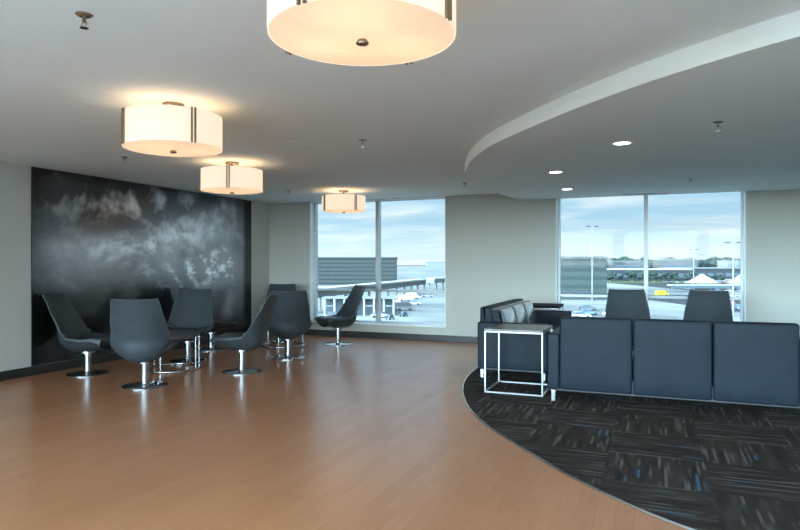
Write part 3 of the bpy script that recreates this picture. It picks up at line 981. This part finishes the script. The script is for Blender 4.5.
# light poles
def make_pole(label, r, d, ztop, arms=1.4):
    t = thing('light_pole', label, 'light pole', out(r, d), ROT, 'tall light poles outside')
    h = ztop - GZ
    obj('pole', lathe(bmesh.new(), [(.26, 0), (.22, h * .5), (.15, h)], 12), MO['pole'], t, True)
    obj('arm', tube(bmesh.new(), [(-arms, 0, h - .1), (arms, 0, h - .1)], .09, 6), MO['pole'], t)
    for s in (-1, 1):
        obj('lamp_head', B(s * arms - .6, s * arms + .6, -.35, .35, h - .25, h + .12, .05), MO['grey'], t)
make_pole('tall pale light pole with twin heads near the window edge', 80, 150, 6.6)
make_pole('slim distant light pole rising above the skyline, mid window', 141, 300, 8.3)
make_pole('light pole in front of the pale banded building', 65.2, 212, 14.2)

# trees along the skyline
def make_tree(loc, s, label, group):
    t = thing('tree', label, 'tree', loc, 0, group)
    tb = tube(bmesh.new(), [(0, 0, 0), (.1, 0, 2.2), (0, .1, 4.5)], .35, 8)
    for v in tb.verts: v.co.z = max(0, v.co.z)
    obj('trunk', tb, MO['trunk'], t)
    bm = bmesh.new()
    rr = random.Random(int(s * 1000))
    for k in range(9):
        c = Vector((rr.uniform(-2.4, 2.4), rr.uniform(-2.4, 2.4), rr.uniform(4.2, 8.6)))
        bmesh.ops.create_icosphere(bm, subdivisions=2, radius=rr.uniform(1.5, 2.5), matrix=Matrix.Translation(c))
    for v in bm.verts:
        v.co += Vector((noise.noise(v.co * .9), noise.noise(v.co * .9 + Vector((5, 0, 0))), noise.noise(v.co * .9 + Vector((0, 5, 0))))) * .9
    obj('crown', bm, MO['tree'], t)
    t.scale = (s, s, s)
    return t
TG = 'trees along the skyline'
TL = 'dark tree in the distant belt along the skyline'
tp = [make_tree(out(195, 960), 1.85, TL, TG), make_tree(out(240, 960), 2.01, TL, TG), make_tree(out(290, 960), 1.93, TL, TG)]
for i in range(46):
    r = 186 + i * 6.4; d = (700, 790, 745, 840, 885)[i % 5]; s = rng.uniform(1.45, 2.15)
    dup(rng.choice(tp), out(r * d / 820, d), rng.uniform(0, 6), None, None, (s, s, s))
HG = 'bushes on the grass verge'
hp = make_tree(out(114, 416, GZ + .065), .42, 'green bush on the grass verge before the terminal', HG)
for i in range(22):
    s = rng.uniform(.4, .75)
    dup(hp, out(119 + i * 4.9, 420 + (i * 17 % 26), GZ + .065), rng.uniform(0, 6), None, None, (s * 1.3, s * 1.3, s))

# ------------------------------------------------------------------ sky
w = bpy.data.worlds.new('World'); sc.world = w; w.use_nodes = True
nt = w.node_tree; N = nt.nodes; N.clear()
class WN(NT):
    def __init__(self): self.t = nt; self.n = N
W_ = WN()
tc = W_.add('ShaderNodeTexCoord'); sep = W_.add('ShaderNodeSeparateXYZ'); W_.l(tc.outputs['Generated'], sep.inputs[0])
dx, dy, dz = sep.outputs
zc = W_.math('MAXIMUM', dz, 0.0)
den = W_.math('ADD', zc, .10)
px_, py_ = W_.math('DIVIDE', dx, den), W_.math('DIVIDE', dy, den)
c1 = W_.noise(W_.comb(W_.math('MULTIPLY', px_, .9), W_.math('MULTIPLY', py_, 1.5), 2.0), 1.0, 6, .55, .4)
c2 = W_.noise(W_.comb(W_.math('MULTIPLY', px_, .9), W_.math('MULTIPLY', py_, 2.2), 9.0), .6, 5, .6, .2)
blue = W_.ramp(zc, [(0, (.62, .73, .75)), (.03, (.50, .67, .74)), (.07, (.33, .52, .66)), (.6, (.22, .40, .64))])
cl = W_.ramp(c1, [(.42, (0, 0, 0)), (.66, (1, 1, 1))])
shade = W_.ramp(c2, [(.35, (.44, .55, .63)), (.62, (.72, .79, .82))])
skyc = W_.mix(W_.math('MULTIPLY', cl, .85), blue, shade)
gfac = W_.math('LESS_THAN', dz, -.002)
skyc = W_.mix(gfac, skyc, (.30, .32, .32))
# unseen sky behind the viewer, brightened to light the room like veiled sun
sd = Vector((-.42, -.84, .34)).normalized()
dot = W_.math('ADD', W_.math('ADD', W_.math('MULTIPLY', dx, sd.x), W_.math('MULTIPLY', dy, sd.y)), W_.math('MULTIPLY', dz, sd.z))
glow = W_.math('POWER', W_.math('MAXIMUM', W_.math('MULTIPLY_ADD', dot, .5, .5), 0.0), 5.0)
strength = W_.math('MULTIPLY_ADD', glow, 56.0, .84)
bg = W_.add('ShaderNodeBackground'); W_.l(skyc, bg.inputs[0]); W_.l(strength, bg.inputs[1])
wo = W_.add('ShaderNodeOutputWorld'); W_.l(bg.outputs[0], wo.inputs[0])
w.cycles.sampling_method = 'MANUAL'; w.cycles.sample_map_resolution = 512

def portal(cx, cy, cz, sx, sz, rot):
    L = bpy.data.lights.new('window_portal', 'AREA'); L.shape = 'RECTANGLE'; L.size = sx; L.size_y = sz
    L.cycles.is_portal = True
    o = bpy.data.objects.new('window_portal', L); COL.objects.link(o)
    o.location = (cx, cy, cz); o.rotation_euler = rot
zm, hz = (SILL + HEAD) / 2, HEAD - SILL
for a, b in WIN: portal((a + b) / 2, YB + .24, zm, b - a, hz, (-PI / 2, 0, 0))
for a, b in RW: portal((a + b) / 2, YR - .24, zm, b - a, hz, (PI / 2, 0, 0))
for a, b in SW: portal(XR + .24, (a + b) / 2, zm, b - a, hz, (0, PI / 2, 0))

# ------------------------------------------------------------------ camera and render settings
cam = bpy.data.cameras.new('camera'); co = bpy.data.objects.new('camera', cam); COL.objects.link(co)
co.location = (0, 0, 1.36); co.rotation_euler = (PI / 2, 0, TH)
cam.sensor_width = 36; cam.lens = 36 * 625 / 800; cam.shift_y = -1 / 800
cam.clip_start = .05; cam.clip_end = 6000
sc.camera = co
sc.view_settings.view_transform = 'Standard'; sc.view_settings.look = 'None'
sc.view_settings.exposure = 0.74; sc.view_settings.gamma = 1
sc.view_settings.use_curve_mapping = False
cy = sc.cycles
cy.use_denoising = True
cy.max_bounces = 10; cy.diffuse_bounces = 6; cy.glossy_bounces = 4; cy.transparent_max_bounces = 12
cy.sample_clamp_indirect = 6.0; cy.caustics_reflective = False; cy.caustics_refractive = False
